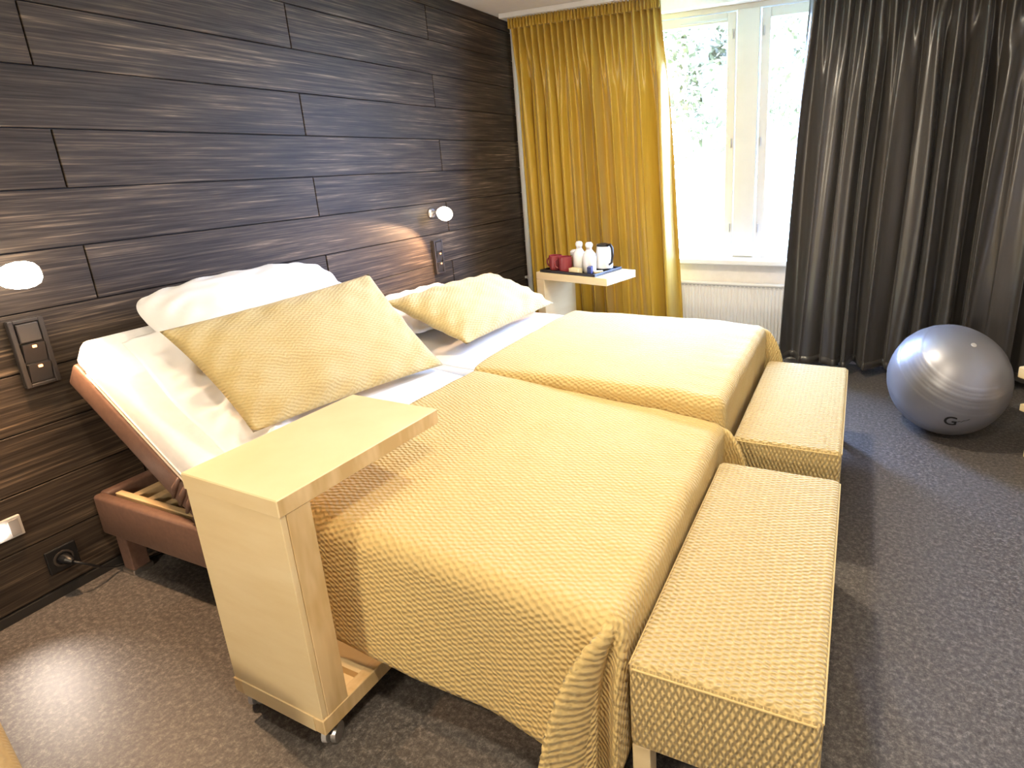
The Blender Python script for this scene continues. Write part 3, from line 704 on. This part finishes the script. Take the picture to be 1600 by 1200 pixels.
# printed mark on the ball
cpos = Vector((2.5768, -.7323, 1.455))
mc = (Vector((2.97, 2.40, .0)))
def ball_pt(dx, dz):   # local tangent coordinates around the mark centre -> point on sphere surface
    p = MN*1.0 + MXX*(dx/BR) + MZZ*(dz/BR); return p.normalized()*(BR+.0016) + Vector((0, 0, BR))
MN = Vector((-.005, -.88, -.44)).normalized()
MXX = Vector((0, 0, 1)).cross(MN).normalized(); MXX = -MXX if MXX.x < 0 else MXX
MZZ = MN.cross(MXX); MZZ = -MZZ if MZZ.z < 0 else MZZ
fc = bpy.data.curves.new('mark_text', 'FONT'); fc.body = 'G'; fc.size = .085; fc.offset = .0012; fc.align_x = 'CENTER'; fc.align_y = 'CENTER'; fc.resolution_u = 6
fo = bpy.data.objects.new('mark_text', fc); COL.objects.link(fo); bpy.context.view_layer.update()
me = bpy.data.meshes.new_from_object(fo.evaluated_get(bpy.context.evaluated_depsgraph_get())); bpy.data.objects.remove(fo); bpy.data.curves.remove(fc)
bm = bmesh.new(); bm.from_mesh(me); bmesh.ops.triangulate(bm, faces=bm.faces[:]); bmesh.ops.subdivide_edges(bm, edges=bm.edges[:], cuts=2, use_grid_fill=True)
for v in bm.verts: v.co = ball_pt(v.co.x, v.co.y)
obj('printed_letter', bm, BLACK, ball)
bm = bmesh.new(); tube(bm, [ball_pt(.030+.006*k, .004*math.sin(k*1.6)*(1 if k < 5 else .3)+.0022*k) for k in range(0, 10)], .0011, 6); obj('printed_stroke', bm, BLACK, ball, smooth=True)

# birch stool at the right edge
sl = empty('birch_stool', (3.632, 2.40, 0), math.radians(38)); tag(sl, 'birch stool corner at the right edge beside the silver ball', 'stool')
obj('seat', B(-.22, .22, -.22, .22, .40, .455, bev=.006), BIRCH, sl)
obj('shelf', B(-.20, .20, -.20, .20, .235, .27, bev=.004), BIRCH, sl)
for a in (-1, 1):
    for b_ in (-1, 1): obj('leg', B(a*.15-.018, a*.15+.018, b_*.15-.018, b_*.15+.018, 0, .401, bev=.003), BIRCH, sl)
# tan seat at the lower left corner
ts = empty('upholstered_seat', (.885, -.60, 0), math.radians(-12)); tag(ts, 'tan ribbed upholstered seat corner at the bottom left edge', 'seat')
o = obj('cushion', B(-.42, .42, -.26, .26, .17, .42, bev=.03, seg=4), SEATM, ts, smooth='auto'); boxuv(o.data)
for a in (-1, 1):
    for b_ in (-1, 1): obj('leg', B(a*.36-.02, a*.36+.02, b_*.2-.02, b_*.2+.02, 0, .175, bev=.003), BIRCH, ts)

# ---------------------------------------------------------------- ceiling lamps
def ceil_lamp(x, y, label, power):
    root = empty('ceiling_lamp', (x, y, RZ)); tag(root, label, 'lamp', 'ceiling lamps')
    bm = lathe(bmesh.new(), [(0, 0), (.20, 0), (.20, -.03), (.19, -.035), (.18, -.03), (0, -.03)], 32); obj('housing', bm, WPAINT, root, smooth='auto')
    bm = lathe(bmesh.new(), [(.178, -.031), (.17, -.045), (.1, -.058), (0, -.062)], 32); obj('diffuser', bm, DIFF, root, smooth=True)
    l = bpy.data.lights.new('ceiling_lamp_light', 'AREA'); l.shape = 'DISK'; l.size = .20; l.energy = power; l.color = (1, .85, .64)
    lo = bpy.data.objects.new('ceiling_lamp_light', l); COL.objects.link(lo); lo.parent = root; lo.location = (0, 0, -.07)
ceil_lamp(1.80, 1.80, 'round ceiling lamp above the farther bed', CEIL_POWER)
ceil_lamp(2.55, -.22, 'round ceiling lamp nearer the door side of the room', CEIL_POWER*.75)

fill_lp = empty('added_fill_lamp', (1.3, RY0, 1.45)); tag(fill_lp, 'added unseen fill lamp on the cream wall opposite the window', 'lamp')  # unseen lamp, added only to brighten the front of the birch trolley
obj('back_plate', B(-.06, .06, 0, .015, -.08, .08, bev=.004), CHROME, fill_lp)
bm = surf(20, 2, lambda a, b: (.14*math.cos(PI*a), .015+.11*math.sin(PI*a), -.1+.2*b)); o = obj('lamp_shade', bm, DIFF, fill_lp, smooth=True); solid(o, .003)
l = bpy.data.lights.new('added_fill_light', 'AREA'); l.shape = 'RECTANGLE'; l.size = .28; l.size_y = .2; l.energy = CEIL_POWER*.75; l.color = (1, .86, .64)
lo = bpy.data.objects.new('added_fill_light', l); COL.objects.link(lo); lo.parent = fill_lp; lo.location = (0, .14, 0); lo.rotation_euler = (PI/2, 0, 0)
# ---------------------------------------------------------------- outdoors
LAWN = mat('pale_lawn', (.5, .55, .4), .9); noise_col(LAWN, 2.5, (.16, .22, .10), (.3, .34, .22))
BARK = mat('grey_bark', (.3, .27, .24), .9); noise_col(BARK, (8, 8, 2), (.22, .2, .18), (.42, .4, .37))
LEAF = mat('spring_leaves', (.18, .3, .1), .7); noise_col(LEAF, 1.5, (.048, .040, .008), (.085, .066, .014))
g = struct('ground', B(-40, 45, 4.2, 60, -.9, -.6), LAWN, label='pale sunlit lawn outside the window')
def tree(x, y, h, cr, label, seed):
    rnd = random.Random(seed); root = empty('tree', (x, y, -.6)); tag(root, label, 'tree', 'trees outside the window')
    bm = bmesh.new(); tube(bm, [(0, 0, 0), (.05, .02, h*.35), (-.04, .03, h*.7), (0, 0, h*.95)], [.13, .10, .07, .03], 10)
    for k in range(7):
        z = h*(.38+.07*k); a = rnd.uniform(0, 6.28); tube(bm, [(0, 0, z), (math.cos(a)*cr*.4, math.sin(a)*cr*.4, z+.35), (math.cos(a)*cr*.75, math.sin(a)*cr*.75, z+.6)], [.04, .028, .012], 6)
    obj('trunk', bm, BARK, root, smooth=True)
    bm = bmesh.new()
    cl = [(rnd.gauss(0, cr*.45), rnd.gauss(0, cr*.45), rnd.uniform(h*.42, h*1.02), rnd.uniform(.35, .7)) for _ in range(34)]
    for cx, cy, cz, s in cl:
        for _ in range(85):
            d = Vector((rnd.gauss(0, 1), rnd.gauss(0, 1), rnd.gauss(0, .8)))*s*.5; c = Vector((cx, cy, cz))+d
            a = Vector((rnd.gauss(0, 1), rnd.gauss(0, 1), rnd.gauss(0, 1))).normalized(); b = a.orthogonal().normalized(); L_ = rnd.uniform(.07, .13)
            bm.faces.new([bm.verts.new(c+a*L_), bm.verts.new(c+b*L_*.5), bm.verts.new(c-a*L_), bm.verts.new(c-b*L_*.5)])
    o = obj('foliage', bm, LEAF, root); o['kind'] = 'stuff'
tree(-.6, 12.5, 6.0, 1.7, 'slender leafy tree seen through the left pane', 1)
tree(.9, 17.0, 7.5, 2.2, 'tall pale green tree behind, seen through the left pane', 2)
tree(3.1, 9.5, 5.2, 1.6, 'leafy tree seen through the right pane', 3)
